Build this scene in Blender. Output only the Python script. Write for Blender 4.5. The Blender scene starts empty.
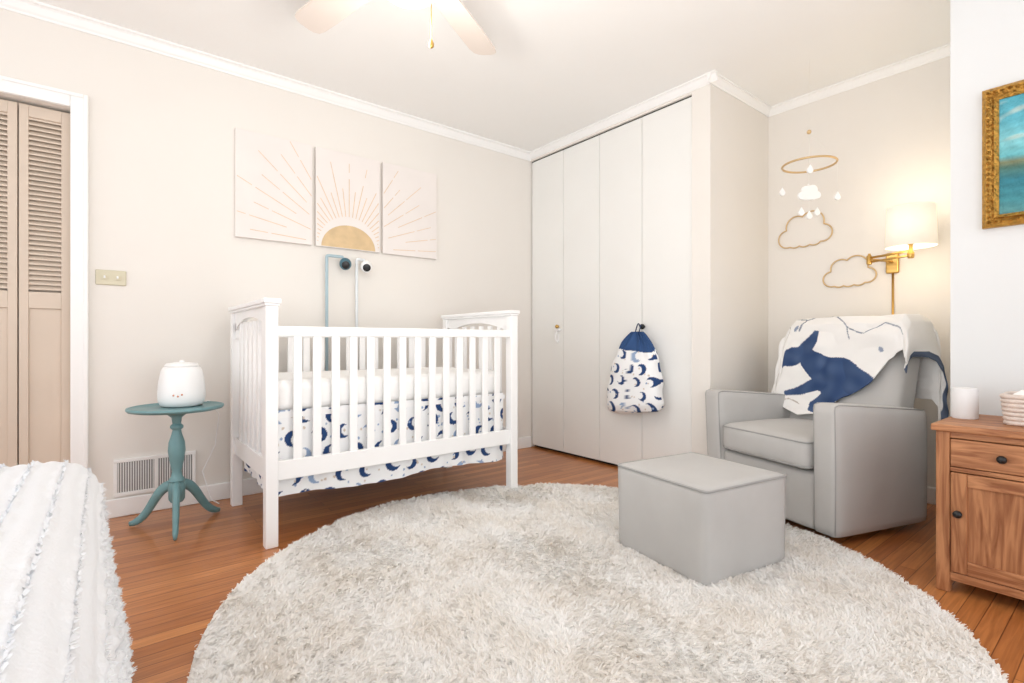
import bpy, math, random
import numpy as np
from mathutils import Vector, noise
random.seed(4); rng=np.random.default_rng(7)
S=bpy.context.scene
S.view_settings.view_transform='Standard'
S.view_settings.look='None'
S.view_settings.exposure=0.27

# ---------------------------------------------------------------- helpers
def lin(c):
    c=[x/255.0 for x in c[:3]]
    return tuple((x/12.92 if x<=.04045 else ((x+.055)/1.055)**2.4) for x in c)+(1.0,)

def mat(name,col,rough=.6,metal=0,var=0.0,vscale=8,bump=0,bscale=60,emit=None,estr=0,stretch=None,spec=.5,sheen=0,trans=0):
    m=bpy.data.materials.new(name); m.use_nodes=True
    nt=m.node_tree; b=nt.nodes['Principled BSDF']
    b.inputs['Base Color'].default_value=lin(col)
    b.inputs['Roughness'].default_value=rough
    b.inputs['Metallic'].default_value=metal
    b.inputs['Specular IOR Level'].default_value=spec
    if sheen: b.inputs['Sheen Weight'].default_value=sheen
    if trans: b.inputs['Transmission Weight'].default_value=trans
    if emit:
        b.inputs['Emission Color'].default_value=lin(emit); b.inputs['Emission Strength'].default_value=estr
    tc=nt.nodes.new('ShaderNodeTexCoord'); mp=nt.nodes.new('ShaderNodeMapping')
    nt.links.new(tc.outputs['Object'],mp.inputs['Vector'])
    if stretch: mp.inputs['Scale'].default_value=stretch
    if var:
        n=nt.nodes.new('ShaderNodeTexNoise'); n.inputs['Scale'].default_value=vscale; n.inputs['Detail'].default_value=5
        nt.links.new(mp.outputs[0],n.inputs['Vector'])
        r=nt.nodes.new('ShaderNodeValToRGB'); c=lin(col)
        r.color_ramp.elements[0].position=.3; r.color_ramp.elements[1].position=.7
        r.color_ramp.elements[0].color=tuple(x*(1-var) for x in c[:3])+(1,)
        r.color_ramp.elements[1].color=tuple(min(1,x*(1+var)) for x in c[:3])+(1,)
        nt.links.new(n.outputs['Fac'],r.inputs['Fac']); nt.links.new(r.outputs[0],b.inputs['Base Color'])
    if bump:
        n=nt.nodes.new('ShaderNodeTexNoise'); n.inputs['Scale'].default_value=bscale; n.inputs['Detail'].default_value=4
        nt.links.new(mp.outputs[0],n.inputs['Vector'])
        bp=nt.nodes.new('ShaderNodeBump'); bp.inputs['Strength'].default_value=bump; bp.inputs['Distance'].default_value=.01
        nt.links.new(n.outputs['Fac'],bp.inputs['Height']); nt.links.new(bp.outputs[0],b.inputs['Normal'])
    return m

def attr_mat(name,rough=.85,bump=.2,bscale=300,transl=0):
    m=mat(name,(255,255,255),rough,bump=bump,bscale=bscale,spec=.2)
    nt=m.node_tree; a=nt.nodes.new('ShaderNodeAttribute'); a.attribute_name='paint'
    b=nt.nodes['Principled BSDF']
    nt.links.new(a.outputs['Color'],b.inputs['Base Color'])
    if transl:
        t=nt.nodes.new('ShaderNodeBsdfTranslucent'); nt.links.new(a.outputs['Color'],t.inputs['Color'])
        x=nt.nodes.new('ShaderNodeMixShader'); x.inputs[0].default_value=transl
        nt.links.new(b.outputs[0],x.inputs[1]); nt.links.new(t.outputs[0],x.inputs[2])
        nt.links.new(x.outputs[0],nt.nodes['Material Output'].inputs['Surface'])
    return m

def group(name,loc=(0,0,0),rz=0):
    e=bpy.data.objects.new(name,None); S.collection.objects.link(e)
    e.empty_display_size=.1; e.location=loc; e.rotation_euler=(0,0,rz); return e

def mo(name,v,f,m,parent=None,smooth=False,bevel=0,seg=2,sub=0):
    me=bpy.data.meshes.new(name); me.from_pydata([tuple(p) for p in v],[],[tuple(x) for x in f]); me.update()
    o=bpy.data.objects.new(name,me); S.collection.objects.link(o)
    if m: me.materials.append(m)
    if parent: o.parent=parent
    if smooth:
        me.polygons.foreach_set('use_smooth',[True]*len(me.polygons))
    if bevel:
        b=o.modifiers.new('bevel','BEVEL'); b.width=bevel; b.segments=seg; b.limit_method='ANGLE'
        if seg>2:
            me.polygons.foreach_set('use_smooth',[True]*len(me.polygons)); b.harden_normals=False
            w=o.modifiers.new('wn','WEIGHTED_NORMAL')
    if sub:
        s=o.modifiers.new('sub','SUBSURF'); s.levels=sub; s.render_levels=sub
    return o

def boxgeo(a,b):
    x0,y0,z0=a; x1,y1,z1=b
    v=[(x0,y0,z0),(x1,y0,z0),(x1,y1,z0),(x0,y1,z0),(x0,y0,z1),(x1,y0,z1),(x1,y1,z1),(x0,y1,z1)]
    f=[(0,3,2,1),(4,5,6,7),(0,1,5,4),(1,2,6,5),(2,3,7,6),(3,0,4,7)]
    return v,f
def box(name,a,b,m,parent=None,bevel=0,seg=2):
    v,f=boxgeo(a,b); return mo(name,v,f,m,parent,bevel=bevel,seg=seg)
def boxes(name,lst,m,parent=None,bevel=0,seg=2):
    V=[];F=[]
    for a,b in lst:
        v,f=boxgeo(a,b); o=len(V); V+=v; F+=[tuple(i+o for i in q) for q in f]
    return mo(name,V,F,m,parent,bevel=bevel,seg=seg)

def lathe(name,prof,m,parent=None,c=(0,0,0),n=32,smooth=True,sub=0):
    V=[];F=[]
    for r,z in prof:
        for i in range(n):
            a=2*math.pi*i/n; V.append((c[0]+r*math.cos(a),c[1]+r*math.sin(a),c[2]+z))
    for j in range(len(prof)-1):
        for i in range(n):
            F.append((j*n+i,j*n+(i+1)%n,(j+1)*n+(i+1)%n,(j+1)*n+i))
    F.append(tuple(range(n-1,-1,-1))); F.append(tuple((len(prof)-1)*n+i for i in range(n)))
    o=mo(name,V,F,m,parent,smooth=smooth)
    if smooth:
        e=o.modifiers.new('es','EDGE_SPLIT'); e.split_angle=math.radians(50)
    return o

def tube(name,pts,rad,m,parent=None,n=10,closed=False,flat=1.0):
    pts=[Vector(p) for p in pts]; N=len(pts)
    if not hasattr(rad,'__len__'): rad=[rad]*N
    V=[];F=[];up=None
    for i,p in enumerate(pts):
        if closed: t=(pts[(i+1)%N]-pts[i-1])
        else: t=pts[min(i+1,N-1)]-pts[max(i-1,0)]
        t.normalize()
        if up is None:
            up=Vector((0,0,1)) if abs(t.z)<.9 else Vector((1,0,0))
        up=(up-t*up.dot(t)).normalized(); s=t.cross(up)
        for k in range(n):
            a=2*math.pi*k/n
            V.append(p+(up*math.cos(a)+s*math.sin(a)*flat)*rad[i])
    for i in range(N if closed else N-1):
        j=(i+1)%N
        for k in range(n):
            F.append((i*n+k,i*n+(k+1)%n,j*n+(k+1)%n,j*n+k))
    if not closed:
        F.append(tuple(range(n-1,-1,-1))); F.append(tuple((N-1)*n+i for i in range(n)))
    return mo(name,V,F,m,parent,smooth=True)

def bez(p0,p1,p2,p3,n=14):
    p0,p1,p2,p3=map(Vector,(p0,p1,p2,p3)); o=[]
    for i in range(n+1):
        t=i/n; o.append(p0*(1-t)**3+p1*3*t*(1-t)**2+p2*3*t*t*(1-t)+p3*t**3)
    return o

def grid(name,P,m,parent=None,cols=None,closed_u=False):
    nv,nu=P.shape[:2]; V=P.reshape(-1,3)
    F=[]
    for j in range(nv-1):
        for i in range(nu if closed_u else nu-1):
            k=(i+1)%nu
            F.append((j*nu+i,j*nu+k,(j+1)*nu+k,(j+1)*nu+i))
    o=mo(name,V.tolist(),F,m,parent,smooth=True)
    if cols is not None:
        a=o.data.color_attributes.new('paint','FLOAT_COLOR','POINT')
        c=np.ones((nv*nu,4),dtype=np.float32); c[:,:3]=cols.reshape(-1,3)
        a.data.foreach_set('color',c.ravel())
    return o

def sphere(name,c,r,m,parent=None,sx=1,sy=1,sz=1,n=20):
    prof=[]
    for i in range(n//2+1):
        a=-math.pi/2+math.pi*i/(n//2); prof.append((max(r*math.cos(a),1e-4),r*math.sin(a)))
    o=lathe(name,prof,m,parent,(0,0,0),n)
    o.modifiers.clear()
    for v in o.data.vertices:
        v.co=Vector((c[0]+v.co.x*sx,c[1]+v.co.y*sy,c[2]+v.co.z*sz))
    return o

def snoise(x,y,f=1,seed=0):
    r=np.random.default_rng(seed); o=np.zeros_like(x)
    for k in range(7):
        a=r.uniform(0,2*np.pi); w=f*r.uniform(.6,1.8); o+=np.sin((x*np.cos(a)+y*np.sin(a))*w+r.uniform(0,6.3))
    return o/3.5

# ---------------------------------------------------------------- materials
M_wall=mat('wall_paint',(236,231,224),.8,var=.010,vscale=2,bump=.04,bscale=250,spec=.2)
M_wallr=mat('wall_paint_daylit',(228,230,230),.8,var=.010,vscale=2,bump=.04,bscale=250,spec=.2)  # same wall, with the cool daylight on it put into the colour
M_ceil=mat('ceiling_paint',(248,247,244),.9,var=.008,vscale=2,bump=.03,bscale=200,spec=.2)
M_trim=mat('white_trim_paint',(248,247,245),.35,var=.01,vscale=3)
M_door=mat('closet_door_paint',(240,239,235),.45,var=.01,vscale=3,bump=.02,bscale=80)
M_crib=mat('crib_white_paint',(249,248,247),.32,var=.008,vscale=6)
M_dark=mat('gap_shade',(40,36,32),.8,var=.05)  # dark colour stands in for shade around the closet doors
M_black=mat('black_plastic',(22,22,24),.35,var=.05)
M_brass=mat('brass',(205,165,95),.28,.9,var=.06,vscale=20)
M_goldw=mat('gold_wire',(214,184,138),.4,.55,var=.05)
M_louv=mat('louver_door_paint',(214,198,181),.5,var=.03,vscale=4)
M_white=mat('white_plastic',(246,246,245),.35,var=.006)
M_teal=mat('teal_table_paint',(112,152,156),.4,var=.1,vscale=9,bump=.05)
M_pipe=mat('blue_pipe_paint',(172,194,203),.4,var=.05)
M_grey=mat('grey_upholstery',(192,190,187),.85,var=.035,vscale=5,bump=.15,bscale=420,spec=.2,sheen=.1)
M_pip=mat('grey_piping',(165,164,162),.85,var=.05,bump=.1,spec=.2)
M_metal=mat('grey_metal',(150,150,150),.4,.8,var=.05)
M_beige=mat('switch_plate',(205,197,172),.4,.2,var=.04)
M_matt=mat('mattress_sheet',(250,249,247),.9,var=.01,bump=.3,bscale=25,spec=.1)

def floor_mat():
    m=bpy.data.materials.new('oak_strip_floor'); m.use_nodes=True; nt=m.node_tree; N=nt.nodes; L=nt.links
    b=N['Principled BSDF']; tc=N.new('ShaderNodeTexCoord')
    br=N.new('ShaderNodeTexBrick'); br.offset=.37; br.offset_frequency=2; br.squash=1
    br.inputs['Scale'].default_value=1; br.inputs['Brick Width'].default_value=.95; br.inputs['Row Height'].default_value=.058
    br.inputs['Mortar Size'].default_value=.0015; br.inputs['Mortar Smooth'].default_value=.2; br.inputs['Bias'].default_value=0
    br.inputs['Color1'].default_value=lin((208,139,80)); br.inputs['Color2'].default_value=lin((170,102,52)); br.inputs['Mortar'].default_value=lin((120,68,34))
    L.new(tc.outputs['Object'],br.inputs['Vector'])
    mp=N.new('ShaderNodeMapping'); mp.inputs['Scale'].default_value=(2.2,42,1); L.new(tc.outputs['Object'],mp.inputs['Vector'])
    n=N.new('ShaderNodeTexNoise'); n.inputs['Scale'].default_value=2.2; n.inputs['Detail'].default_value=8; n.inputs['Distortion'].default_value=.6; L.new(mp.outputs[0],n.inputs['Vector'])
    r=N.new('ShaderNodeValToRGB'); r.color_ramp.elements[0].position=.3; r.color_ramp.elements[0].color=(.72,.66,.6,1); r.color_ramp.elements[1].position=.66; r.color_ramp.elements[1].color=(1.06,1.05,1.04,1)
    L.new(n.outputs['Fac'],r.inputs['Fac'])
    mx=N.new('ShaderNodeMixRGB'); mx.blend_type='MULTIPLY'; mx.inputs[0].default_value=1
    L.new(br.outputs['Color'],mx.inputs[1]); L.new(r.outputs[0],mx.inputs[2]); L.new(mx.outputs[0],b.inputs['Base Color'])
    b.inputs['Roughness'].default_value=.33; b.inputs['Coat Weight'].default_value=.25; b.inputs['Coat Roughness'].default_value=.15
    return m
M_floor=floor_mat()

# ---------------------------------------------------------------- room shell
YA=3.32; XB=2.85; XC=3.59; H=2.5; YS=1.66; YR=.545
box('floor',(-2.3,-1.9,-.1),(3.71,3.6,0),M_floor)
box('ceiling',(-2.3,-1.9,H),(3.71,3.6,H+.1),M_ceil)
DX0,DX1,DZ=-.89,-.126,2.05
box('wall_back_left',(-2.3,YA,0),(DX0,YA+.14,H),M_wall)
box('wall_back_header',(DX0,YA,DZ),(DX1,YA+.14,H),M_wall)
box('wall_back',(DX1,YA,0),(XC+.12,YA+.14,H),M_wall)
box('wall_closet',(XB,YS,0),(XC,YS+.125,H),M_wall)
box('wall_closet_header',(XB,YS+.125,2.435),(XB+.1,YA,H),M_wall)
box('wall_alcove',(XC,YR,0),(XC+.12,YA,H),M_wall)
box('wall_right',(XB,-1.9,0),(XC+.12,YR,H),M_wallr)
def crown(name,p0,p1,nrm,s=1.0):
    pr=[(0,-.078),(.010,-.078),(.013,-.066),(.022,-.056),(.040,-.024),(.050,-.016),(.062,-.014),(.062,0),(0,0)]
    p0=Vector((*p0,H)); p1=Vector((*p1,H)); n=Vector((*nrm,0)); V=[];F=[]
    for p in (p0,p1):
        for a,z in pr: V.append(p+n*a*s+Vector((0,0,z*s)))
    k=len(pr)
    for i in range(k): F.append((i,(i+1)%k,k+(i+1)%k,k+i))
    F.append(tuple(range(k-1,-1,-1))); F.append(tuple(range(k,2*k)))
    return mo(name,V,F,M_trim)
crown('trim_1',(-2.3,YA),(XB,YA),(0,-1),.8)
crown('trim_2',(XB,YS-.05),(XB,YA),(-1,0),.65)
crown('trim_3',(XB-.038,YS),(XC,YS),(0,-1),.65)
crown('trim_4',(XC,YR),(XC,YS),(-1,0),.65)
crown('trim_5',(XB,-1.9),(XB,YR+.04),(-1,0),.65)
def base(name,a,b):
    x0,y0=a;x1,y1=b
    boxes(name,[((x0,y0,0),(x1,y1,.095))],M_trim,bevel=.006)
base('baseboard_back',(DX1+.07,YA-.016),(XB,YA))
base('baseboard_alcove',(XC-.016,YR),(XC,YS))
base('baseboard_closet',(XB,YS-.016),(XC-.016,YS))
base('baseboard_right',(XB-.016,-1.9),(XB,YR))
# door casing
boxes('trim_6',[((DX1,YA-.02,0),(DX1+.068,YA,DZ+.07)),((DX0-.068,YA-.02,0),(DX0,YA,DZ+.07)),((DX0,YA-.02,DZ),(DX1,YA,DZ+.07)),
   ((DX1+.05,YA-.028,0),(DX1+.068,YA-.02,DZ+.07)),((DX0,YA-.028,DZ+.052),(DX1+.05,YA-.02,DZ+.07)),
   ],M_trim,bevel=.004)
# louvered bifold
d1=group('door_1',(0,YA+.045,0))
lw=(DX1-DX0)/4
for k in range(4):
    x1=DX1-.002-lw*k; x0=x1-lw+.005
    B=[((x0,0,.015),(x0+.034,.03,2.035)),((x1-.034,0,.015),(x1,.03,2.035))]
    for z0,z1 in ((.015,.16),(1.06,1.14),(1.98,2.035)): B.append(((x0+.034,.001,z0),(x1-.034,.029,z1)))
    B.append(((x0+.034,.010,.16),(x1-.034,.02,1.06)))
    boxes('leaf_%d'%(k+1),B,M_louv,d1,bevel=.002)
    V=[];F=[]
    for z in np.arange(1.15,1.975,.024):
        o=len(V)
        V+=[(x0+.033,.002,z),(x1-.033,.002,z),(x1-.033,.026,z+.024),(x0+.033,.026,z+.024),(x0+.033,.002,z+.007),(x1-.033,.002,z+.007),(x1-.033,.026,z+.031),(x0+.033,.026,z+.031)]
        F+=[tuple(i+o for i in q) for q in [(0,3,2,1),(4,5,6,7),(0,1,5,4),(1,2,6,5),(2,3,7,6),(3,0,4,7)]]
    mo('louvers_%d'%(k+1),V,F,M_louv,d1)
box('backing',(DX0+.001,.04,0),(DX1-.001,.06,DZ-.001),M_louv,d1)
# closet bifold doors
d2=group('door_2',(XB,0,0))
ys=[1.79,2.17,2.55,2.93,3.312]
for k in range(4):
    box('panel_%d'%(k+1),(.012,ys[k]+.002,.022),(.042,ys[k+1]-.002,2.425),M_door,d2,bevel=.003)
box('track_gap',(.018,1.787,2.425),(.04,3.318,2.434),M_dark,d2)  # dark strip painted in as the shade of the track gap
box('closet_shade',(.05,1.787,0.001),(.06,3.318,2.433),M_dark,d2)  # dark sheet stands in for the unlit closet behind the seams
boxes('knob_plate',[((.006,2.975,.90),(.012,2.995,.96))],M_white,d2,bevel=.003)
def knob(nm,y,z,m,r=.02,g=d2,x=.012):
    o=lathe(nm,[(r*.5,0),(r*.45,.5*r),(r,1.0*r),(r*1.05,1.5*r),(r*.7,2*r),(1e-4,2.1*r)],m,g,n=20)
    for v in o.data.vertices: 
        c=v.co.copy(); v.co=Vector((x-c.z,y+c.x,z+c.y))
knob('knob_1',2.985,1.02,M_brass,.015); knob('knob_2',2.15,1.0,M_black,.018)
box('child_lock',(-.006,2.955,.985),(.012,3.015,1.005),M_white,d2,bevel=.004)
tube('strap',bez((.002,2.985,.985),(-.03,3.02,.92),(-.012,2.95,.88),(.004,2.985,.90)),.007,M_white,d2)

# ---------------------------------------------------------------- vent, switch
g=group('floor_vent_register',(.04,YA,.105))
boxes('frame',[((0,-.014,0),(.36,0,.018)),((0,-.014,.172),(.36,0,.19)),((0,-.014,.018),(.016,0,.172)),((.344,-.014,.018),(.36,0,.172)),((.172,-.013,.018),(.188,0,.172))],M_trim,g,bevel=.002)
boxes('fins',[((.018+.0105*i,-.011,.02),(.022+.0105*i,-.001,.17)) for i in range(31)],M_white,g)
box('back_plate',(.012,-.004,.012),(.348,-.0005,.178),M_metal,g)
g=group('light_switch',(.031,YA,1.225))
box('plate',(-.062,-.008,-.038),(.062,0,.038),M_beige,g,bevel=.004)
boxes('toggles',[((-.04,-.012,-.012),(-.012,-.008,.012)),((.012,-.012,-.012),(.04,-.008,.012))],M_beige,g,bevel=.001)
boxes('toggle_levers',[((-.03,-.022,-.004),(-.022,-.012,.008)),((.022,-.022,-.004),(.03,-.012,.008))],M_white,g,bevel=.001)

# ---------------------------------------------------------------- triptych
M_canvas=mat('canvas_print',(236,229,224),.8,var=.02,vscale=5,bump=.1,bscale=400)
M_ray=mat('gold_print',(226,198,164),.5,var=.08,vscale=30)
M_sun=mat('gold_sun_print',(214,186,144),.45,var=.10,vscale=14)
pan=[(.593,1.025),(1.046,1.474),(1.496,1.918)]; zb,zt=1.505,2.13; cx,cz=1.26,1.515
yf=YA-.03
rr=random.Random(3)
for k,(x0,x1) in enumerate(pan):
    g=group('sunburst_wall_art' if k==0 else 'sunburst_wall_art.%03d'%k,(0,0,0))
    box('canvas',(x0,yf,zb),(x1,YA-.001,zt),M_canvas,g,bevel=.002)
    V=[];F=[]
    def seg(a,r0,r1,w):
        ca,sa=math.cos(a),math.sin(a)
        n=40;pts=[]
        for i in range(n+1):
            r=r0+(r1-r0)*i/n; x=cx+ca*r; z=cz+sa*r
            if x0+.006<x<x1-.006 and zb+.006<z<zt-.006: pts.append((x,z))
        if len(pts)<2: return
        (xa,za),(xb,zz)=pts[0],pts[-1]; o=len(V); nx,nz=-sa*w/2,ca*w/2
        y=yf-.0008
        V.extend([(xa-nx,y,za-nz),(xb-nx,y,zz-nz),(xb+nx,y,zz+nz),(xa+nx,y,za+nz)]); F.append((o,o+1,o+2,o+3))
    if k==1:
        for i in range(1,28):
            a=math.pi*i/28; seg(a,.20,(.36 if i%2 else .46)+rr.uniform(-.03,.03),.0048)
            if i%2==0: seg(a,.49,.55,.004)
    else:
        for i in range(1,23):
            a=math.pi*(i-.5)/23 if k==2 else math.pi-math.pi*(i-.5)/23
            r0=.24+rr.uniform(0,.06)+(.02 if i%2 else .12); L1=rr.uniform(.13,.26)
            seg(a,r0,r0+L1,.0042); seg(a,r0+L1+.02,r0+L1+.02+rr.uniform(.06,.16),.0038)
    mo('rays',V,F,M_ray,g)
    if k==1:
        n=36; V=[(cx,yf-.001,zb+.004)]+[(cx+.18*math.cos(math.pi*i/n),yf-.001,zb+.004+.15*math.sin(math.pi*i/n)) for i in range(n+1)]
        mo('sun',V,[tuple(range(n+2))],M_sun,g)

# ---------------------------------------------------------------- crib
C=group('baby_crib',(.548,2.39,0)); L=1.405; W=.79; P=.052
for i,(x,y) in enumerate([(0,0),(L-P,0),(0,W-P),(L-P,W-P)]):
    box('post_%d'%(i+1),(x,y,0),(x+P,y+P,1.055),M_crib,C,bevel=.004)
for k,x in enumerate((0,L-P)):
    boxes('cap_%d'%(k+1),[((x-.010,-.010,1.067),(x+P+.010,W+.010,1.088)),((x-.004,-.004,1.055),(x+P+.004,W+.004,1.067))],M_crib,C,bevel=.004)
    xa,xb=x+.014,x+.038; V=[];F=[];n=30
    for i in range(n+1):
        t=i/n; y=P+t*(W-2*P); s=math.sin(math.pi*t); zl=.945+.075*(s**.6)
        for xx in (xa,xb): V+=[(xx,y,zl),(xx,y,1.056)]
    for i in range(n):
        a=4*i; F+=[(a,a+1,a+5,a+4),(a+2,a+6,a+7,a+3),(a,a+4,a+6,a+2),(a+1,a+3,a+7,a+5)]
    mo('arch_%d'%(k+1),V,F,M_crib,C)
    B=[((xa,P,.285),(xb,W-P,.375))]
    for i in range(6):
        y=P+(W-2*P)*(i+1)/7; B.append(((x+.019,y-.019,.37),(x+.033,y+.019,1.0)))
    B.append(((xa,P,.915),(xb,P+.02,1.0)) ); B.append(((xa,W-P-.02,.915),(xb,W-P,1.0)))
    boxes('end_slats_%d'%(k+1),B,M_crib,C,bevel=.002)
for k,y in enumerate((.012,W-.04)):
    B=[((P,y,.925),(L-P,y+.028,.968)),((P,y,.287),(L-P,y+.028,.372))]
    n=14
    for i in range(n):
        x=P+(L-2*P)*(i+1)/(n+1); B.append(((x-.019,y+.007,.37),(x+.019,y+.021,.93)))
    boxes('side_rail_%d'%(k+1),B,M_crib,C,bevel=.003)
box('mattress',(P+.012,.055,.58),(L-P-.012,W-.06,.725),M_matt,C,bevel=.045,seg=5)
boxes('mattress_support',[((P,.06,.555),(L-P,W-.06,.578))],M_crib,C)

NAVY=np.array(lin((44,70,116))[:3]); WHT=np.array(lin((246,246,246))[:3]); LB=np.array(lin((150,170,200))[:3]); TAN=np.array(lin((215,200,185))[:3])
def moons(X,Z,cell=.1,seed=1,rad=.034,base=WHT):
    r=np.random.default_rng(seed); col=np.tile(base,(X.size,1)).reshape(X.shape+(3,)).copy()
    x0,x1,z0,z1=X.min()-cell,X.max()+cell,Z.min()-cell,Z.max()+cell; j=0
    for zc in np.arange(z0,z1,cell*.8):
        j+=1
        for xc in np.arange(x0+(cell/2 if j%2 else 0),x1,cell):
            px=xc+r.uniform(-.012,.012); pz=zc+r.uniform(-.012,.012); a=r.uniform(-.6,.9)+(np.pi if r.random()<.3 else 0); R=rad*r.uniform(.85,1.1)
            c=NAVY if r.random()<.85 else LB
            i1=((X-px)**2+(Z-pz)**2)<R*R
            i2=((X-px-np.cos(a)*R*.52)**2+(Z-pz-np.sin(a)*R*.52)**2)<(R*.74)**2
            col[i1&~i2]=c
            for q in range(3):
                sx=px+r.uniform(-.5,.5)*cell+cell*.3; sz=pz+r.uniform(-.5,.5)*cell+cell*.3; rs=r.uniform(.004,.007)
                m=((X-sx)**2+(Z-sz)**2)<rs*rs
                col[m]=LB if r.random()<.5 else TAN
    return col
M_fab=attr_mat('moon_print_fabric')
def skirt(nm,p0,p1,nrm,z0,z1,seed):
    ln=math.dist(p0,p1); nu=int(ln/.004); nv=int((z1-z0)/.004)
    u,v=np.meshgrid(np.linspace(0,ln,nu),np.linspace(0,z1-z0,nv))
    cols=moons(u,v,.122,seed,.038)
    d=(.008*np.sin(u*23+1.3*np.sin(u*5))+.005*np.sin(u*51+2))*(1-v/(z1-z0)*.85)
    P_=np.zeros(u.shape+(3,)); t=u/ln
    P_[...,0]=p0[0]+(p1[0]-p0[0])*t+nrm[0]*d; P_[...,1]=p0[1]+(p1[1]-p0[1])*t+nrm[1]*d
    P_[...,2]=z0+v+.010*np.sin(u*8+seed)*(1-v/(z1-z0))
    grid(nm,P_,M_fab,C,cols)
skirt('skirt_front',(P+.01,.062),(L-P-.01,.062),(0,-1),.195,.59,1)
skirt('skirt_left',(.062,.07),(.062,W-.07),(-1,0),.195,.59,2)
skirt('skirt_right',(L-.062,.07),(L-.062,W-.07),(1,0),.195,.59,3)
skirt('skirt_rear',(P+.01,W-.068),(L-P-.01,W-.068),(0,1),.195,.59,5)

# baby monitors
M_tealcam=mat('camera_teal',(70,110,125),.35,var=.05)
def monitor(nm,x,ztop,armx,headm,facem,pm):
    y=3.262; g=group(nm,(x,y,0))
    lathe('foot',[(.045,0),(.045,.008),(.012,.014),(.011,.02)],pm,g,n=24)
    pts=[(0,0,.01),(0,0,ztop-.02)]+bez((0,0,ztop-.02),(0,0,ztop),(0,0,ztop),(.03,0,ztop),6)[1:]+[(armx,0,ztop),(armx+.012,-.006,ztop-.02)]
    tube('pole',pts,.0095,pm,g)
    sphere('head',(armx+.015,-.012,ztop-.045),.038,headm,g,sz=1.05)
    o=lathe('lens',[(.025,0),(.025,.008),(.014,.012),(1e-4,.012)],facem,g,n=20)
    d=Vector((-.3,-1,-.35)).normalized(); q=d.to_track_quat('Z','Y'); 
    for v in o.data.vertices: v.co=q@v.co+Vector((armx+.015,-.012,ztop-.045))+d*.031
monitor('baby_monitor_camera',1.105,1.445,.10,M_tealcam,M_black,M_pipe)
monitor('baby_monitor_camera.001',1.30,1.44,.045,M_white,M_black,mat('pale_pipe',(228,232,234),.4,var=.03))

# ---------------------------------------------------------------- side table
T=group('pedestal_side_table',(.28,2.97,0))
lathe('top',[(.176,.565),(.196,.570),(.202,.578),(.200,.586),(.192,.588),(.189,.585),(1e-3,.585)],M_teal,T,n=64)
lathe('column',[(.026,.12),(.034,.135),(.036,.20),(.030,.215),(.036,.225),(.024,.245),(.020,.27),(.030,.32),(.037,.37),(.034,.41),(.022,.45),(.018,.47),(.028,.48),(.028,.49),(.018,.50),(.022,.53),(.045,.55),(.10,.56),(.10,.566),(1e-3,.566)],M_teal,T,n=28)
for i,a in enumerate((math.radians(-97),math.radians(143),math.radians(28))):
    c,s=math.cos(a),math.sin(a)
    pts=bez((c*.02,s*.02,.20),(c*.11,s*.11,.20),(c*.12,s*.12,.03),(c*.225,s*.225,.013),16)
    tube('leg_%d'%(i+1),pts,[.026-.010*k/16 for k in range(15)]+[.014,.011],M_teal,T,n=12,flat=.7)
Hm=group('humidifier',(.30,2.96,.586))
lathe('body',[(.070,0),(.088,.006),(.098,.03),(.100,.06),(.098,.10),(.093,.14),(.086,.172),(.078,.188),(.072,.192)],M_white,Hm,n=48)
lathe('lid',[(.072,.193),(.073,.198),(.064,.208),(.03,.213),(.012,.214),(.010,.222),(1e-3,.222)],M_white,Hm,n=48)
M_or=mat('label_print',(215,150,120),.5,var=.1)
for i,(dx,dz) in enumerate([(-.02,.06),(0,.055),(.018,.062)]):
    a=math.radians(-105)+dx*9; 
    sphere('label_%d'%i,(math.cos(a)*.098,math.sin(a)*.098,dz),.005,M_or,Hm,n=10)
tube('humidifier_cord',[(.38,3.03,.592),(.44,3.12,.586),(.50,3.22,.50),(.49,3.28,.32),(.43,3.29,.18),(.47,3.27,.02),(.5,3.22,.005)],.003,M_white,None)

# ---------------------------------------------------------------- ceiling fan
M_glow=mat('frosted_globe',(255,250,240),.4,emit=(255,244,225),estr=1.0,var=.001)
M_blade=mat('fan_blade_white',(224,213,203),.5,var=.02,vscale=3)
F_=group('ceiling_fan',(.86,1.67,0))
lathe('canopy',[(.09,2.499),(.09,2.48),(.125,2.47),(.135,2.44),(.135,2.34),(.115,2.31),(.07,2.295),(.055,2.28),(.055,2.255),(.075,2.245),(.075,2.235),(1e-3,2.235)],M_white,F_,n=40)
lathe('light_globe',[(.07,2.235),(.10,2.225),(.118,2.20),(.115,2.175),(.09,2.153),(.05,2.142),(1e-3,2.139)],M_glow,F_,n=40)
for k in range(5):
    a=math.radians(103+72*k); c,s=math.cos(a),math.sin(a)
    V=[];Fc=[]
    outl=[(.17,.045),(.20,.055),(.3,.06),(.5,.066),(.65,.066),(.685,.058),(.70,.040),(.704,.02)]
    up=[(t,w) for t,w in outl]; lo=[(t,-w) for t,w in reversed(outl)]
    pl=up+lo; K=len(pl)
    for dz in (0,.008):
        for t,w in pl: V.append((c*t-s*w,s*t+c*w,2.300+dz+w*.18))
    Fc=[tuple(range(K-1,-1,-1)),tuple(range(K,2*K))]+[(i,(i+1)%K,K+(i+1)%K,K+i) for i in range(K)]
    mo('blade_%d'%(k+1),V,Fc,M_blade,F_)
    tube('blade_iron_%d'%(k+1),[(c*.08,s*.08,2.32),(c*.14,s*.14,2.30),(c*.24,s*.24,2.294)],.012,M_white,F_)
tube('pull_chain',[(.055,-.05,2.25),(.06,-.052,2.16),(.061,-.052,1.985)],.0022,M_brass,F_,n=6)
lathe('chain_pull',[(.003,0),(.009,.006),(.010,.016),(.004,.03),(.002,.034)],M_brass,F_,c=(.061,-.052,1.953),n=14)

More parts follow.
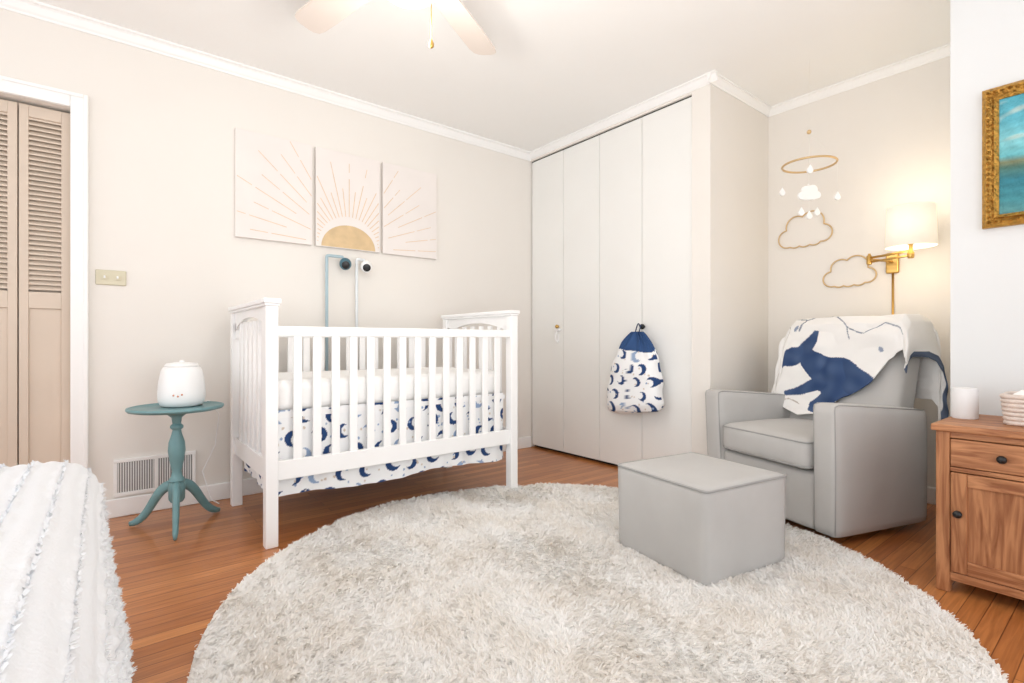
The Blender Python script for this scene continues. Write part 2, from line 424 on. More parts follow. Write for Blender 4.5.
# ---------------------------------------------------------------- bed
B_=group('bed',(-1.42,-.35,0))
BW,BL=1.42,2.16
M_bed=mat('white_chenille_coverlet',(236,238,241),.95,var=.006,bump=.25,bscale=140,spec=.1)
box('mattress',(.05,.05,.2),(BW-.06,BL-.06,.50),M_matt,B_,bevel=.05,seg=4)
boxes('bed_frame',[((.06,.06,.08),(BW-.2,BL-.2,.2))]+[((x,y,0),(x+.05,y+.05,.08)) for x in (.08,BW-.27) for y in (.08,BL-.27)],M_matt,B_)
ht=.60; SP=.056
def shell():
    nx,ny=420,420
    x=np.linspace(-.53,BW+.53,nx); y=np.linspace(-.2,BL+.53,ny)
    X,Y=np.meshgrid(x,y)
    def fold(c,lo,hi,r=.12):
        pos=c.copy(); drop=np.zeros_like(c)
        for sgn,e in ((1,hi-r),(-1,lo+r)):
            d=sgn*(c-e); m=d>0
            th=np.clip(d/r,0,np.pi/2); ex=np.maximum(d-r*np.pi/2,0)
            pos=np.where(m,e+sgn*(r*np.sin(th)+ex*.12),pos); drop=np.where(m,r*(1-np.cos(th))+ex,drop)
        return pos,drop
    px,dx=fold(X,0,BW); py,dy=fold(Y,-3,BL)
    drop=np.maximum(dx,dy)
    both=np.minimum(dx,dy)
    px=px-both*.05*np.sign(X-BW/2); py=py-both*.05
    z=ht-np.minimum(drop,ht-.012)
    ph=(X+.006*np.sin(Y*11))/SP
    rid=np.exp(-((ph-np.round(ph))**2)/(2*.09**2))
    ruf=rid*(.0075+.003*np.sin(Y*60+np.round(ph)*2.3)+.0015*np.sin(Y*170+np.round(ph)*5))
    puff=.003*np.cos(2*np.pi*ph+np.pi)
    wr=.005*snoise(X*1.0,Y*1.0,7,5)
    side=np.clip(dx/.15,0,1)
    z2=z+(ruf+wr+puff)*(1-side*.9)*np.where(z<.03,0,1); px=px+side*(ruf*1.5+wr*1.5+puff)*np.sign(X-BW/2)
    fs=np.clip(dy/.15,0,1); py=py+fs*(ruf+wr)
    return np.stack([px,np.clip(py,-.0,None),np.maximum(z2,.008)],-1)
Pg=shell()
grid('coverlet',Pg,M_bed,B_)
V=[];Fq=[]
nyy,nxx=Pg.shape[:2]; xs=np.linspace(-.53,BW+.53,nxx)
for kk in range(-4,int((BW+.53)/SP)+1):
    i=int(np.argmin(abs(xs-kk*SP)))
    for j in range(60,nyy-1):
      for q in range(3):
        p=Pg[j,i]+(Pg[j+1,i]-Pg[j,i])*rng.random()
        if p[2]<.03: continue
        a=rng.uniform(0,6.28); l=rng.uniform(.003,.009); w=.002
        ccx=np.clip((xs[i]-BW+.12)/.12,0,1.0)
        d=np.array([math.cos(a)*.8+ccx*1.0,math.sin(a)*.8,1.0-.9*ccx]); d/=np.linalg.norm(d)
        b=np.array([-math.sin(a),math.cos(a),0])*w; o=len(V)
        V+=[tuple(p-b),tuple(p+b),tuple(p+d*l+b*.6),tuple(p+d*l-b*.6)]; Fq.append((o,o+1,o+2,o+3))
mo('coverlet_tufts',V,Fq,M_bed,B_)

# ---------------------------------------------------------------- rug
RC=(1.38,1.37); RR=1.225
Rg=group('shag_rug',(RC[0],RC[1],0))
M_rug=attr_mat('shag_wool',.95,0,transl=.35)
M_rugb=attr_mat('rug_pile_base',.95,.6,160)
c1=np.array(lin((246,241,234))[:3]); c2=np.array(lin((255,254,252))[:3])
def hsh(x,y,s):
    v=np.sin(x*127.1+y*311.7+s*74.7)*43758.5453; return v-np.floor(v)
def pileh(x,y):
    r=np.hypot(x,y); e=np.clip((RR-r)/.03,0,1)
    return .004+(.019+.0035*snoise(x,y,26,21)+.003*snoise(x,y,60,22)+.0015*snoise(x,y,130,23))*np.sqrt(e)
nr,nt_=300,900
R_,TH=np.meshgrid(np.linspace(.001,RR,nr),np.linspace(0,2*np.pi,nt_,endpoint=False),indexing='ij')
GX,GY=R_*np.cos(TH),R_*np.sin(TH); GZ=pileh(GX,GY); GZ[-1]=.001
mv=np.clip(.55+.35*snoise(GX,GY,20,31)+.25*snoise(GX,GY,60,22),0,1)[...,None]
grid('pile_base',np.stack([GX,GY,GZ],-1),M_rugb,Rg,(c1*(1-mv)+c2*mv)*.97,closed_u=True)
N=125000
r_=RR*np.sqrt(rng.random(N)); th=rng.random(N)*2*np.pi; x=r_*np.cos(th); y=r_*np.sin(th)
cs=.020; gx=np.round(x/cs); gy=np.round(y/cs); h1=hsh(gx,gy,1); h2=hsh(gx,gy,2)
ang=snoise(x,y,7,3)*2.2+(h1-.5)*2.6+rng.normal(0,.5,N)
lean=np.clip(1.12+.15*snoise(x,y,16,21)+(h2-.5)*.4+rng.normal(0,.2,N),.8,1.5)
ln=rng.uniform(.014,.024,N)
hx,hy=np.cos(ang),np.sin(ang)
p0=np.stack([x,y,pileh(x,y)-.002],1)
d1=np.stack([hx*np.sin(lean*.7),hy*np.sin(lean*.7),np.cos(lean*.7)],1)
d2v=np.stack([hx*np.sin(lean*1.15),hy*np.sin(lean*1.15),np.cos(lean*1.15)],1)
p1=p0+d1*(ln*.45)[:,None]; p2=p1+d2v*(ln*.55)[:,None]
sv=np.stack([-hy,hx,np.zeros(N)],1)+rng.normal(0,.25,(N,3)); sv/=np.linalg.norm(sv,axis=1)[:,None]
side=sv*rng.uniform(.0015,.0028,N)[:,None]
V=np.stack([p0-side,p0+side,p1-side*1.1,p1+side*1.1,p2-side*.6,p2+side*.6],1).reshape(-1,3)
idx=np.arange(N)[:,None]*6
Q=np.concatenate([idx+np.array([0,1,3,2]),idx+np.array([2,3,5,4])],1).reshape(-1)
me=bpy.data.meshes.new('pile'); me.vertices.add(N*6); me.vertices.foreach_set('co',V.astype(np.float32).ravel())
me.loops.add(len(Q)); me.loops.foreach_set('vertex_index',Q.astype(np.int32)); nf=2*N
me.polygons.add(nf); me.polygons.foreach_set('loop_start',np.arange(0,nf*4,4,dtype=np.int32)); 
me.update(calc_edges=True); me.validate()
ca=me.color_attributes.new('paint','FLOAT_COLOR','POINT')
mixv=np.clip(.6+.35*snoise(x,y,20,31)+.3*(h1-.5)+rng.normal(0,.2,N),0,1)[:,None]
tip=c1*(1-mixv)+c2*mixv
cols=np.ones((N,6,4),dtype=np.float32)
for k,fk in enumerate((.97,.97,1.0,1.0,1.0,1.0)): cols[:,k,:3]=tip*fk
ca.data.foreach_set('color',cols.ravel())
me.polygons.foreach_set('use_smooth',[True]*nf)
o=bpy.data.objects.new('pile',me); S.collection.objects.link(o); me.materials.append(M_rug); o.parent=Rg

# ---------------------------------------------------------------- upholstered helper
def cushion(nm,a,b,m,parent,puff=(0,0,0,0),r=.03,xf=None,n=14):
    a=np.array(a,float); b=np.array(b,float)
    import bmesh
    bm=bmesh.new(); bmesh.ops.create_cube(bm,size=2)
    bmesh.ops.subdivide_edges(bm,edges=bm.edges[:],cuts=n,use_grid_fill=True)
    c=(a+b)/2; h=(b-a)/2
    for v in bm.verts:
        q=np.array(v.co); p=q*h; inner=np.clip(p,-(h-r),(h-r)); d=p-inner; l=np.linalg.norm(d)
        if l>1e-9: p=inner+d/l*r
        bul=np.array([(1-q[1]**2)*(1-q[2]**2)*puff[0]*np.sign(q[0])*(abs(q[0])>.99),
                      (1-q[0]**2)*(1-q[2]**2)*puff[1]*np.sign(q[1])*(abs(q[1])>.99),
                      (1-q[0]**2)*(1-q[1]**2)*puff[2]*np.sign(q[2])*(q[2]>.99)])
        p=c+p+bul
        if xf: p=np.array(xf(p))
        v.co=Vector(p)
    me=bpy.data.meshes.new(nm); bm.to_mesh(me); bm.free(); me.materials.append(m)
    me.polygons.foreach_set('use_smooth',[True]*len(me.polygons))
    o=bpy.data.objects.new(nm,me); S.collection.objects.link(o); o.parent=parent; return o

def rect_loop(x0,x1,y0,y1,z,r=.03,n=6,f=None):
    pts=[]
    for cx_,cy_,a0 in ((x1-r,y1-r,0),(x0+r,y1-r,90),(x0+r,y0+r,180),(x1-r,y0+r,270)):
        for i in range(n+1):
            a=math.radians(a0+90*i/n); pts.append((cx_+r*math.cos(a),cy_+r*math.sin(a),z))
    return pts
# ottoman
O=group('ottoman',(1.943,1.185,.012),math.radians(-9))
hw=.234
def ot(p):
    k=1+.02*(p[2]/.36); return (p[0]*k,p[1]*k,p[2])
cushion('body',(-hw,-hw,.0),(hw,hw,.36),M_grey,O,(.004,.004,.012),.016,ot)
tube('piping',rect_loop(-hw*1.02,hw*1.02,-hw*1.02,hw*1.02,.352,.022),.0045,M_pip,O,closed=True,n=8)

# ---------------------------------------------------------------- glider chair
G=group('glider_armchair',(2.468,.866,0),math.radians(-17.6))
GW=.775
cushion('base',(.03,.10,.035),(.66,GW-.10,.30),M_grey,G,(.004,0,0),.02)
lathe('swivel_base',[(.22,0.0),(.22,.02),(.10,.035),(.08,.06)],M_black,G,c=(.36,GW/2,0),n=32)
def armx(sgn):
    def f(p):
        z=p[2]; x=p[0]
        k=(z-.035)/.57
        z=z-(.05*max(0,(x-.05))/.6)*max(k,0)
        y=p[1]+sgn*.012*math.sin(k*math.pi*.5)
        return (x+.02*(1-k),y,z)
    return f
cushion('arm_right',(0,0,.035),(.63,.115,.625),M_grey,G,(.004,.008,.004),.022,armx(-1))
cushion('arm_left',(0,GW-.115,.035),(.63,GW,.625),M_grey,G,(.004,.008,.004),.022,armx(1))
for s_,ya_,yb_ in ((-1,0,.115),(1,GW-.115,GW)):
    f_=armx(s_)
    for nm_,yy_ in (('a',ya_+.008),('b',yb_-.008)):
        pts_=[f_((.006,yy_,z_)) for z_ in (.05,.2,.35,.5,.60)]+[f_((.010,yy_,.615)),f_((.03,yy_,.622))]+[f_((x_,yy_,.622)) for x_ in (.15,.3,.45,.6)]
        tube('arm_piping_%s_%d'%(nm_,s_+1),pts_,.003,M_pip,G,n=8)
cushion('seat_cushion',(-.005,.122,.305),(.58,GW-.122,.455),M_grey,G,(.014,0,.02),.035)
tube('seat_piping',rect_loop(-.006,.58,.124,GW-.124,.437,.035),.004,M_pip,G,closed=True,n=8)
tube('seat_piping_low',rect_loop(-.004,.58,.124,GW-.124,.322,.035),.004,M_pip,G,closed=True,n=8)
def bk(p):
    z=p[2]; t=(z-.10)/.9
    return (p[0]+.24*t,GW/2+(p[1]-GW/2)*(1-.06*max(0,t)),z)
cushion('backrest',(.42,.085,.12),(.60,GW-.085,.985),M_grey,G,(.02,.006,.01),.05,bk)
# throw blanket over the back
prof=[(.470,.475),(.500,.50),(.525,.56),(.548,.68),(.570,.80),(.594,.92),(.612,.985),(.655,1.022),(.725,1.028),(.785,1.01),(.825,.96),(.835,.86),(.828,.72),(.82,.60)]
pv=[Vector((p[0],0,p[1])) for p in prof]; cum=[0]
for i in range(1,len(pv)): cum.append(cum[-1]+(pv[i]-pv[i-1]).length)
def pf(s):
    return np.interp(s,cum,[p[0] for p in prof]),np.interp(s,cum,[p[1] for p in prof])
na,nb=260,280
A,Bq=np.meshgrid(np.linspace(-.13,.93,na),np.linspace(.0,cum[-1],nb))
start=np.interp(A,[-.13,.06,.20,.42,.55,.75,.93],[.50,.44,.24,.05,.0,.07,.16])
Sx=start+(Bq/cum[-1])*(cum[-1]-start)
bx,bz=pf(Sx)
lo,hi=.12,GW-.085
eR=np.maximum(lo-A,0); eL=np.maximum(A-hi,0)
by=np.clip(A,lo,hi)-.045*np.sqrt(np.clip(eR/.06,0,1))-eR*.12+.03*np.sqrt(np.clip(eL/.06,0,1))+eL*.30
bz=bz-np.maximum(eR-.02,0)*.95-np.maximum(eL-.02,0)*.75
wr=.010*snoise(A,Sx,14,41)+.006*snoise(A,Sx,34,42)+.014*np.sin(A*26+Sx*9)*np.clip((eR+eL)*8+.15,0,1)
bx=bx-.014-np.abs(wr)*np.where(Sx<.60,1,-1)*1.0+np.where((Sx>=.60),.020,0)
bz=np.maximum(bz+wr*.6+.008,.02)
by=by+wr*.6
base_=np.array(lin((243,241,238))[:3]); col=np.tile(base_,(A.size,1)).reshape(A.shape+(3,)).copy()
p=.78-A+.012*snoise(A,Sx,20,43); q=Sx+.012*snoise(A,Sx,20,44)
def ell(cx_,cy_,rx,ry,a=0):
    c,s=math.cos(a),math.sin(a); dx=p-cx_; dy=q-cy_; u=dx*c+dy*s; v=-dx*s+dy*c
    return (u/rx)**2+(v/ry)**2<1
def poly(pts):
    ins=np.zeros(p.shape,bool); n=len(pts); j=n-1
    for i in range(n):
        xi,yi=pts[i]; xj,yj=pts[j]
        cnd=((yi>q)!=(yj>q))&(p<(xj-xi)*(q-yi)/(yj-yi+1e-12)+xi); ins^=cnd; j=i
    return ins
t_=ell(.43,.225,.185,.115,-.15)
t_|=poly([(.50,.33),(.36,.36),(.25,.385),(.20,.42),(.15,.37),(.17,.31),(.22,.25),(.30,.15),(.45,.13)])
t_|=poly([(.19,.34),(.11,.30),(.045,.285),(.03,.31),(.06,.37),(.12,.41),(.19,.42)])
t_|=poly([(.15,.38),(.17,.44),(.215,.505),(.245,.50),(.25,.44),(.23,.37)])
t_|=poly([(.34,.16),(.28,.09),(.29,.045),(.34,.04),(.41,.08),(.45,.14)])
t_|=poly([(.27,.24),(.17,.19),(.10,.15),(.11,.125),(.20,.125),(.31,.16)])
nz=.5+.5*snoise(p,q,45,51)
NV=np.array(lin((50,72,112))[:3]); NV2=np.array(lin((92,112,146))[:3])
col[t_]=(NV*(1-nz[...,None]*.45)+NV2*nz[...,None]*.45)[t_]
def line(pts,w,c):
    for (xa,ya),(xb,yb) in zip(pts[:-1],pts[1:]):
        dx,dy=xb-xa,yb-ya; t=np.clip(((p-xa)*dx+(q-ya)*dy)/(dx*dx+dy*dy),0,1)
        d=np.hypot(p-xa-t*dx,q-ya-t*dy); col[d<w]=np.array(lin(c)[:3])
G1=(120,128,145)
line([(.05,.62),(.15,.58),(.22,.62),(.34,.59),(.44,.64)],.004,G1); line([(.15,.58),(.14,.51)],.004,G1)
line([(.34,.59),(.42,.52),(.52,.49)],.003,G1); line([(.52,.49),(.60,.54),(.70,.50)],.003,G1); line([(.42,.52),(.44,.46)],.003,G1)
line([(.62,.22),(.56,.18),(.50,.10)],.003,(190,180,170)); line([(.05,.08),(.14,.10),(.22,.06)],.003,(190,180,170))
line([(.02,.45),(.08,.50),(.06,.56)],.003,(180,170,160))
for (a1,b1) in [(.52,.62),(.12,.52),(.50,.16),(.62,.40),(.25,.64)]: 
    m=ell(a1,b1,.018,.010,a1*9); col[m]=np.array(lin((150,160,180))[:3])
ed=(A<-.095); col[ed]=(np.array(lin((92,104,125))[:3])*(.7+.6*nz[...,None]))[ed]
Pb=np.stack([bx,by,bz],-1)
M_bl=attr_mat('throw_fabric',.9,.2,400)
ob=grid('throw_blanket',Pb,M_bl,None,col)
ob.location=G.location; ob.rotation_euler=G.rotation_euler
sd=ob.modifiers.new('sol','SOLIDIFY'); sd.thickness=.006; sd.offset=0

# ---------------------------------------------------------------- drawstring bag on the closet door
D=group('drawstring_backpack',(XB-.008,2.13,.425),math.radians(90))
nv,nu=130,260
vv,aa=np.meshgrid(np.linspace(0,1,nv),np.linspace(0,2*np.pi,nu,endpoint=False),indexing='ij')
hgt=.54
hw_=np.interp(vv,[0,.015,.05,.12,.35,.65,.76,.88,.96,1.0],[.13,.195,.215,.222,.208,.170,.14,.095,.055,.03])
th_=np.interp(vv,[0,.03,.10,.35,.65,.80,.92,1.0],[.02,.050,.07,.075,.065,.055,.035,.018])
ca_,sa_=np.cos(aa),np.sin(aa)
ex=np.sign(ca_)*np.abs(ca_)**.55; ey=np.sign(sa_)*np.abs(sa_)**.9
crm=.010*np.sin(aa*14)*np.clip((vv-.6)*2.2,0,1)+.006*snoise(aa*1.0,vv*6,3,61)
Xl=ex*(hw_+crm)+.03*(1-vv); Yl=.085+ey*(th_+crm); Zl=hgt*vv-.02*ex*(1-vv)
Yl=np.maximum(Yl,.003)
cb=moons(Xl+np.where(sa_<0,1.0,0),Zl,.105,9,.034)
nvm=(Zl>.415+.012*np.sin(aa*2)); cb[nvm]=np.array(lin((52,80,124))[:3])
grid('bag_body',np.stack([Xl,Yl,Zl],-1),M_fab,D,cb,closed_u=True)
M_cord=mat('navy_cord',(40,55,85),.8,var=.1)
tube('cord_1',bez((-.015,.085,.53),(-.01,.06,.58),(.0,.03,.60),(.018,.03,.575),8),.004,M_cord,D)
tube('cord_2',bez((.015,.085,.53),(.02,.06,.58),(.03,.03,.62),(.018,.03,.575),8),.004,M_cord,D)
tube('cord_3',bez((.02,.09,.52),(.09,.14,.48),(.17,.16,.28),(.20,.10,.03),10),.004,M_cord,D)

# ---------------------------------------------------------------- wall sconce
M_shade=mat('lamp_shade_linen',(250,243,230),.8,emit=(255,240,215),estr=.25,var=.001)
Lp=group('swing_arm_wall_lamp',(0,0,0))
wx=XC
box('backplate',(wx-.022,.944-.032,1.355-.06),(wx-.0005,.944+.032,1.355+.06),M_brass,Lp,bevel=.008,seg=3)
jn=(3.445,1.02,1.37); sh=(3.336,.80,1.50)
tube('arm_1',[(wx-.02,.944,1.36),(wx-.05,.95,1.365),jn],.007,M_brass,Lp)
lathe('joint',[(.006,-.03),(.014,-.025),(.014,.02),(.007,.028),(.007,.035)],M_brass,Lp,c=jn,n=16)
tube('arm_2',[(jn[0],jn[1],jn[2]+.01),(sh[0],sh[1],jn[2]+.01)],.007,M_brass,Lp)
tube('arm_3',[(jn[0],jn[1],jn[2]-.014),(sh[0],sh[1],jn[2]-.014)],.006,M_brass,Lp)
lathe('stem',[(.012,-.03),(.016,-.02),(.016,.0),(.009,.01),(.009,.04),(.02,.05),(.02,.09)],M_brass,Lp,c=(sh[0],sh[1],jn[2]),n=18)
n=48;V=[];Fc=[]
for r,z in [(.112,1.40),(.104,1.61),(.101,1.61),(.109,1.40)]:
    for i in range(n): V.append((sh[0]+r*math.cos(2*math.pi*i/n),sh[1]+r*math.sin(2*math.pi*i/n),z))
for j in range(4):
    for i in range(n): Fc.append((j*n+i,j*n+(i+1)%n,((j+1)%4)*n+(i+1)%n,((j+1)%4)*n+i))
mo('shade',V,Fc,M_shade,Lp,smooth=True)
M_bulb=mat('bulb',(255,240,210),.4,emit=(255,225,180),estr=5,var=.001)
sphere('bulb',(sh[0],sh[1],1.50),.028,M_bulb,Lp,sz=1.3)
tube('cord_cover',[(wx-.006,.944,1.30),(wx-.006,.944,.32)],.006,M_brass,Lp,n=8)

# wire clouds
def cloud_out(w,h,n=120,circ=((-.32,-.12,.17),(-.14,.10,.20),(.14,.13,.22),(.34,-.09,.16),(0,-.14,.17),(-.18,-.16,.15),(.18,-.15,.15))):
    pts=[]
    for i in range(n):
        a=2*math.pi*i/n; d=(math.cos(a),math.sin(a)); best=0
        for cx_,cy_,r in circ:
            bq=d[0]*cx_+d[1]*cy_; cc=cx_*cx_+cy_*cy_-r*r; ds=bq*bq-cc
            if ds>0: best=max(best,bq+math.sqrt(ds))
        pts.append((d[0]*best*w,d[1]*best*h))
    return pts
for k,(y,z,w,h) in enumerate([(1.425,1.625,.33,.34),(1.17,1.325,.29,.28)]):
    g=group('wire_cloud_wall_decor' if k==0 else 'wire_cloud_wall_decor.001',(XC-.008,y,z))
    tube('wire',[(0,-a,b) for a,b in cloud_out(w,h)],.0045,M_goldw,g,n=8,closed=True)

# mobile
Mb=group('baby_mobile',(3.12,1.215,0))
M_string=mat('string',(238,235,228),.8,var=.02); M_felt=mat('white_felt',(250,249,247),.95,var=.01,bump=.2)
tube('ring',[(.135*math.cos(2*math.pi*i/64),.135*math.sin(2*math.pi*i/64),1.90) for i in range(64)],.006,M_goldw,Mb,closed=True)
sphere('bead',(0,0,2.085),.012,M_goldw,Mb)
tube('string_top',[(0,0,2.09),(0,0,2.5)],.0007,M_string,Mb,n=5)
for k in range(4):
    a=k*math.pi/2+.4; tube('string_%d'%k,[(0,0,2.08),(.135*math.cos(a),.135*math.sin(a),1.9)],.0007,M_string,Mb,n=5)
def flat_shape(nm,pts,c,m,dirv=(.78,-.62),t=.012):
    K=len(pts); V=[];nx,ny=-dirv[1],dirv[0]
    for s in (-t/2,t/2):
        for a,b in pts: V.append((c[0]+dirv[0]*a+nx*s,c[1]+dirv[1]*a+ny*s,c[2]+b))
    mo(nm,V,[tuple(range(K)),tuple(range(2*K-1,K-1,-1))]+[(i,K+i,K+(i+1)%K,(i+1)%K) for i in range(K)],m,Mb)
flat_shape('cloud',cloud_out(.13,.13,60),(0,0,1.74),M_felt)
tube('string_c',[(0,0,2.08),(0,0,1.76)],.0008,M_string,Mb,n=5)
drop=[(.016*math.cos(t)*(1 if math.sin(t)<0 else 1-math.sin(t)**1.2*.9),.018*math.sin(t)*(1 if math.sin(t)<0 else 1.6)) for t in np.linspace(0,2*math.pi,24,endpoint=False)]
for k in range(4):
    a=k*math.pi/2+.4; X_,Y_=.135*math.cos(a),.135*math.sin(a); zz=[1.80,1.76,1.83,1.70][k]
    tube('string_d%d'%k,[(X_,Y_,1.9),(X_,Y_,zz+.025)],.0008,M_string,Mb,n=5)
    flat_shape('drop_%d'%k,drop,(X_,Y_,zz),M_felt)
for k,dx in enumerate((-.045,0,.045)):
    flat_shape('rain_%d'%k,drop,(dx*.78,-dx*.62,1.63-.02*(k%2)),M_felt)
    tube('string_r%d'%k,[(dx*.78,-dx*.62,1.72),(dx*.78,-dx*.62,1.65-.02*(k%2))],.0008,M_string,Mb,n=5)

# ---------------------------------------------------------------- cabinet
def wood_mat(nm,c1,c2,st):
    m=bpy.data.materials.new(nm); m.use_nodes=True; nt=m.node_tree; N_=nt.nodes; Lk=nt.links; b=N_['Principled BSDF']
    tc=N_.new('ShaderNodeTexCoord'); mp=N_.new('ShaderNodeMapping'); mp.inputs['Scale'].default_value=st; Lk.new(tc.outputs['Object'],mp.inputs['Vector'])
    n=N_.new('ShaderNodeTexNoise'); n.inputs['Scale'].default_value=3; n.inputs['Detail'].default_value=8; n.inputs['Distortion'].default_value=1.6; Lk.new(mp.outputs[0],n.inputs['Vector'])
    r=N_.new('ShaderNodeValToRGB'); r.color_ramp.elements[0].position=.34; r.color_ramp.elements[0].color=lin(c1); r.color_ramp.elements[1].position=.64; r.color_ramp.elements[1].color=lin(c2)
    Lk.new(n.outputs['Fac'],r.inputs['Fac']); Lk.new(r.outputs[0],b.inputs['Base Color']); b.inputs['Roughness'].default_value=.5
    return m
WH=wood_mat('pine_horizontal',(142,86,50),(196,138,94),(8,1.3,14)); WV=wood_mat('pine_vertical',(138,82,46),(190,132,88),(12,12,1.3))
K=group('wooden_cabinet',(2.37,-.16,0)); KW=.655; KD=.44
box('top',(-.015,-.012,.578),(KD,KW+.012,.602),WH,K,bevel=.005,seg=3)
B=[]
for y in (0,KW-.04):
    B+=[((0,y,0),(.04,y+.04,.578)),((KD-.045,y,0),(KD-.005,y+.04,.578))]
boxes('legs',B,WV,K,bevel=.004)
boxes('side_panels',[((.04,.006,.07),(KD-.045,.022,.578)),((.04,KW-.022,.07),(KD-.045,KW-.006,.578)),((KD-.02,.04,.07),(KD-.008,KW-.04,.578)),((.04,.02,.07),(KD-.045,KW-.02,.085))],WV,K)
boxes('rails',[((.004,.04,.555),(.03,KW-.04,.578)),((.004,.04,.436),(.03,KW-.04,.452)),((.004,.04,.045),(.03,KW-.04,.075)),((.004,KW/2-.012,.075),(.03,KW/2+.012,.555))],WH,K,bevel=.002)
def yr(k): return (.042,KW/2-.014) if k==0 else (KW/2+.014,KW-.042)
for k in range(2):
    y0,y1=yr(k)
    box('drawer_%d'%(k+1),(-.002,y0,.455),(.02,y1,.552),WH,K,bevel=.003)
    boxes('door_stiles_%d'%(k+1),[((-.002,y0,.078),(.02,y0+.045,.433)),((-.002,y1-.045,.078),(.02,y1,.433))],WV,K,bevel=.003)
    boxes('door_rails_%d'%(k+1),[((-.001,y0+.045,.078),(.019,y1-.045,.125)),((-.001,y0+.045,.388),(.019,y1-.045,.433))],WH,K,bevel=.003)
    box('door_panel_%d'%(k+1),(.008,y0+.04,.12),(.016,y1-.04,.393),WV,K)
    knob('drawer_knob_%d'%(k+1),(y0+y1)/2,.503,M_black,.013,K,0)
    knob('door_knob_%d'%(k+1),(y1-.022) if k==1 else (y0+.022),.29,M_black,.013,K,0)
g=group('smart_speaker',(2.62,.458,.602))
lathe('body',[(.038,0),(.041,.004),(.041,.105),(.038,.116),(.026,.119),(1e-3,.119)],mat('speaker_fabric',(240,240,240),.8,var=.01,bump=.3,bscale=500),g,n=40)
g=group('storage_basket',(2.60,.225,.602))
M_bk=mat('pale_woven',(230,216,206),.8,var=.06,vscale=40,bump=.6,bscale=150)
for i in range(7):
    s=.085+.0012*i
    tube('coil_%d'%i,rect_loop(-s,s,-s*1.25,s*1.25,.009+.0155*i,.035),.0088,M_bk,g,closed=True,n=8)
box('bottom',(-.08,-.1,.001),(.08,.1,.006),M_bk,g)
cushion('cloth',(-.072,-.092,.03),(.072,.092,.118),M_matt,g,(0,0,.012),.02,n=8)

# painting
Pt=group('framed_painting',(XB,0,1.647)); y0,y1,hz=-.16,.44,.283
M_gold=mat('ornate_gold',(188,142,66),.35,.75,var=.25,vscale=60,bump=1.0,bscale=70)
def frame_prof(nm,i0,i1,d0,d1,m):
    V=[];
    for ins,d in ((i0,0),(i0,d0),(i1,d1),(i1,0)):
        for (yy,zz) in ((y0+ins,-hz+ins),(y1-ins,-hz+ins),(y1-ins,hz-ins),(y0+ins,hz-ins)): V.append((-d-.001,yy,zz))
    F=[]
    for j in range(3):
        for i in range(4): F.append((j*4+i,j*4+(i+1)%4,(j+1)*4+(i+1)%4,(j+1)*4+i))
    mo(nm,V,F,m,Pt)
frame_prof('frame_outer',0,.014,.022,.034,M_gold); frame_prof('frame_mid',.014,.036,.034,.018,M_gold); frame_prof('frame_inner',.036,.050,.026,.014,M_gold)
for e,(ya,za,yb,zz,n) in enumerate([(y0+.02,-hz+.02,y1-.02,-hz+.02,26),(y0+.02,hz-.02,y1-.02,hz-.02,26),(y0+.02,-hz+.02,y0+.02,hz-.02,24),(y1-.02,-hz+.02,y1-.02,hz-.02,24)]):
    V=[];F=[]
    for i in range(n+1):
        yy=ya+(yb-ya)*i/n; zc=za+(zz-za)*i/n; o=len(V); r=.009
        V+=[(-.030,yy-r,zc),(-.030,yy,zc-r),(-.030,yy+r,zc),(-.030,yy,zc+r),(-.041,yy,zc)]
        F+=[(o,o+1,o+4),(o+1,o+2,o+4),(o+2,o+3,o+4),(o+3,o,o+4)]
    mo('ornament_%d'%e,V,F,M_gold,Pt)
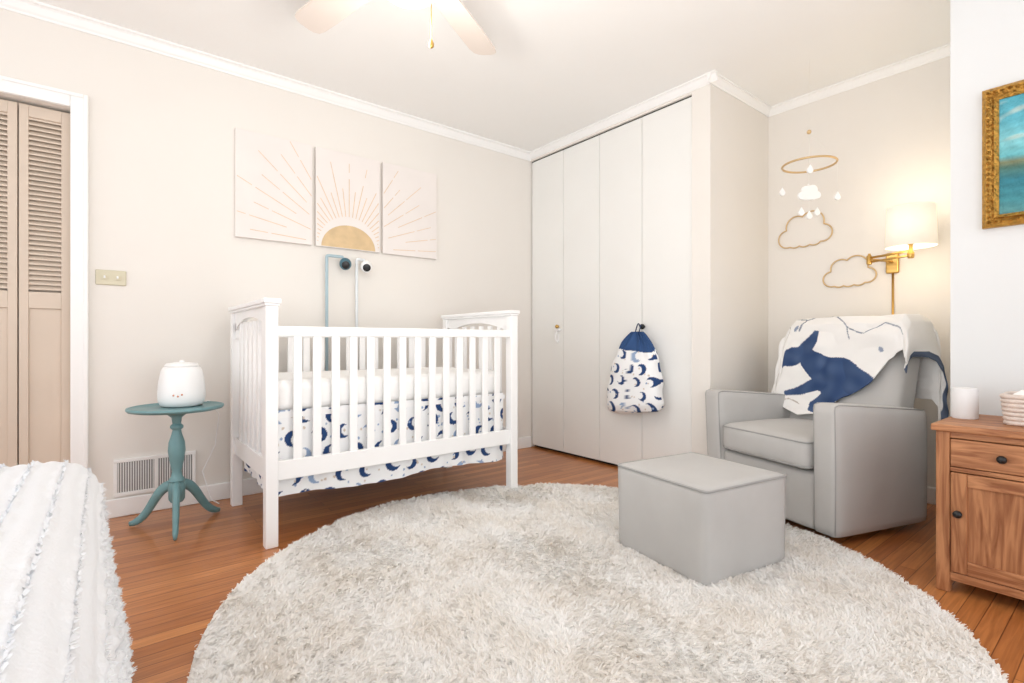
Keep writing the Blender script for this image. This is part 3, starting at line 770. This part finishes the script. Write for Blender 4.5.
def sea():
    nu,nv=150,150; Y,Z=np.meshgrid(np.linspace(y0+.045,y1-.045,nu),np.linspace(-hz+.045,hz-.045,nv))
    t=(Z+hz)/(2*hz)+.04*snoise(Y,Z,12,71)
    xs_=[0,.2,.34,.42,.46,.5,.6,.75,1]; cl_=[(110,150,145),(70,140,150),(55,125,140),(80,120,110),(120,125,95),(105,180,188),(130,198,205),(95,175,192),(80,160,178)]
    ar=np.array([lin(c)[:3] for c in cl_]); col=np.stack([np.interp(t,xs_,ar[:,k]) for k in range(3)],-1)
    n2=snoise(Y*1,Z*4,30,72); cl=np.clip(n2-.4,0,1)[...,None]*(t>.55)[...,None]
    col=col*(1-cl*.7)+np.array(lin((225,225,205))[:3])*cl*.7
    col*= (1+.12*snoise(Y*2,Z*5,50,73))[...,None]
    grid('canvas',np.stack([np.full(Y.shape,-.010),Y,Z],-1),attr_mat('oil_paint',.5,.6,90),Pt,np.clip(col,0,1))
sea()

# ---------------------------------------------------------------- light
w=bpy.data.worlds.new('World'); S.world=w; w.use_nodes=True
bg=w.node_tree.nodes['Background']; bg.inputs[0].default_value=(.95,.97,1.0,1); bg.inputs[1].default_value=1.5
def point(nm,loc,e,col,r=.08):
    l=bpy.data.lights.new(nm,'POINT'); l.energy=e; l.color=col; l.shadow_soft_size=r
    o=bpy.data.objects.new(nm,l); S.collection.objects.link(o); o.location=loc; return o
point('fan_light',(.86,1.67,1.98),10,(1,.97,.93),.09)
point('sconce_light',(sh[0],sh[1],1.66),1.3,(1,.84,.62),.05)
point('sconce_light_low',(sh[0],sh[1],1.36),1.3,(1,.84,.62),.05)
# unseen fill light, added to brighten the ceiling and room
l=bpy.data.lights.new('bounce_fill','AREA'); l.energy=15; l.size=1.0; l.color=(1,.99,.98)
o=bpy.data.objects.new('bounce_fill',l); S.collection.objects.link(o); o.location=(.75,.55,1.0)
d=Vector((.45,.55,.95)); o.rotation_euler=d.to_track_quat('-Z','Y').to_euler()

cam=bpy.data.cameras.new('Camera'); cam.lens=18; cam.sensor_width=36; cam.clip_start=.02
co=bpy.data.objects.new('Camera',cam); S.collection.objects.link(co); co.location=(0,0,.9)
co.rotation_euler=(math.radians(90),0,-math.radians(38.6)); S.camera=co
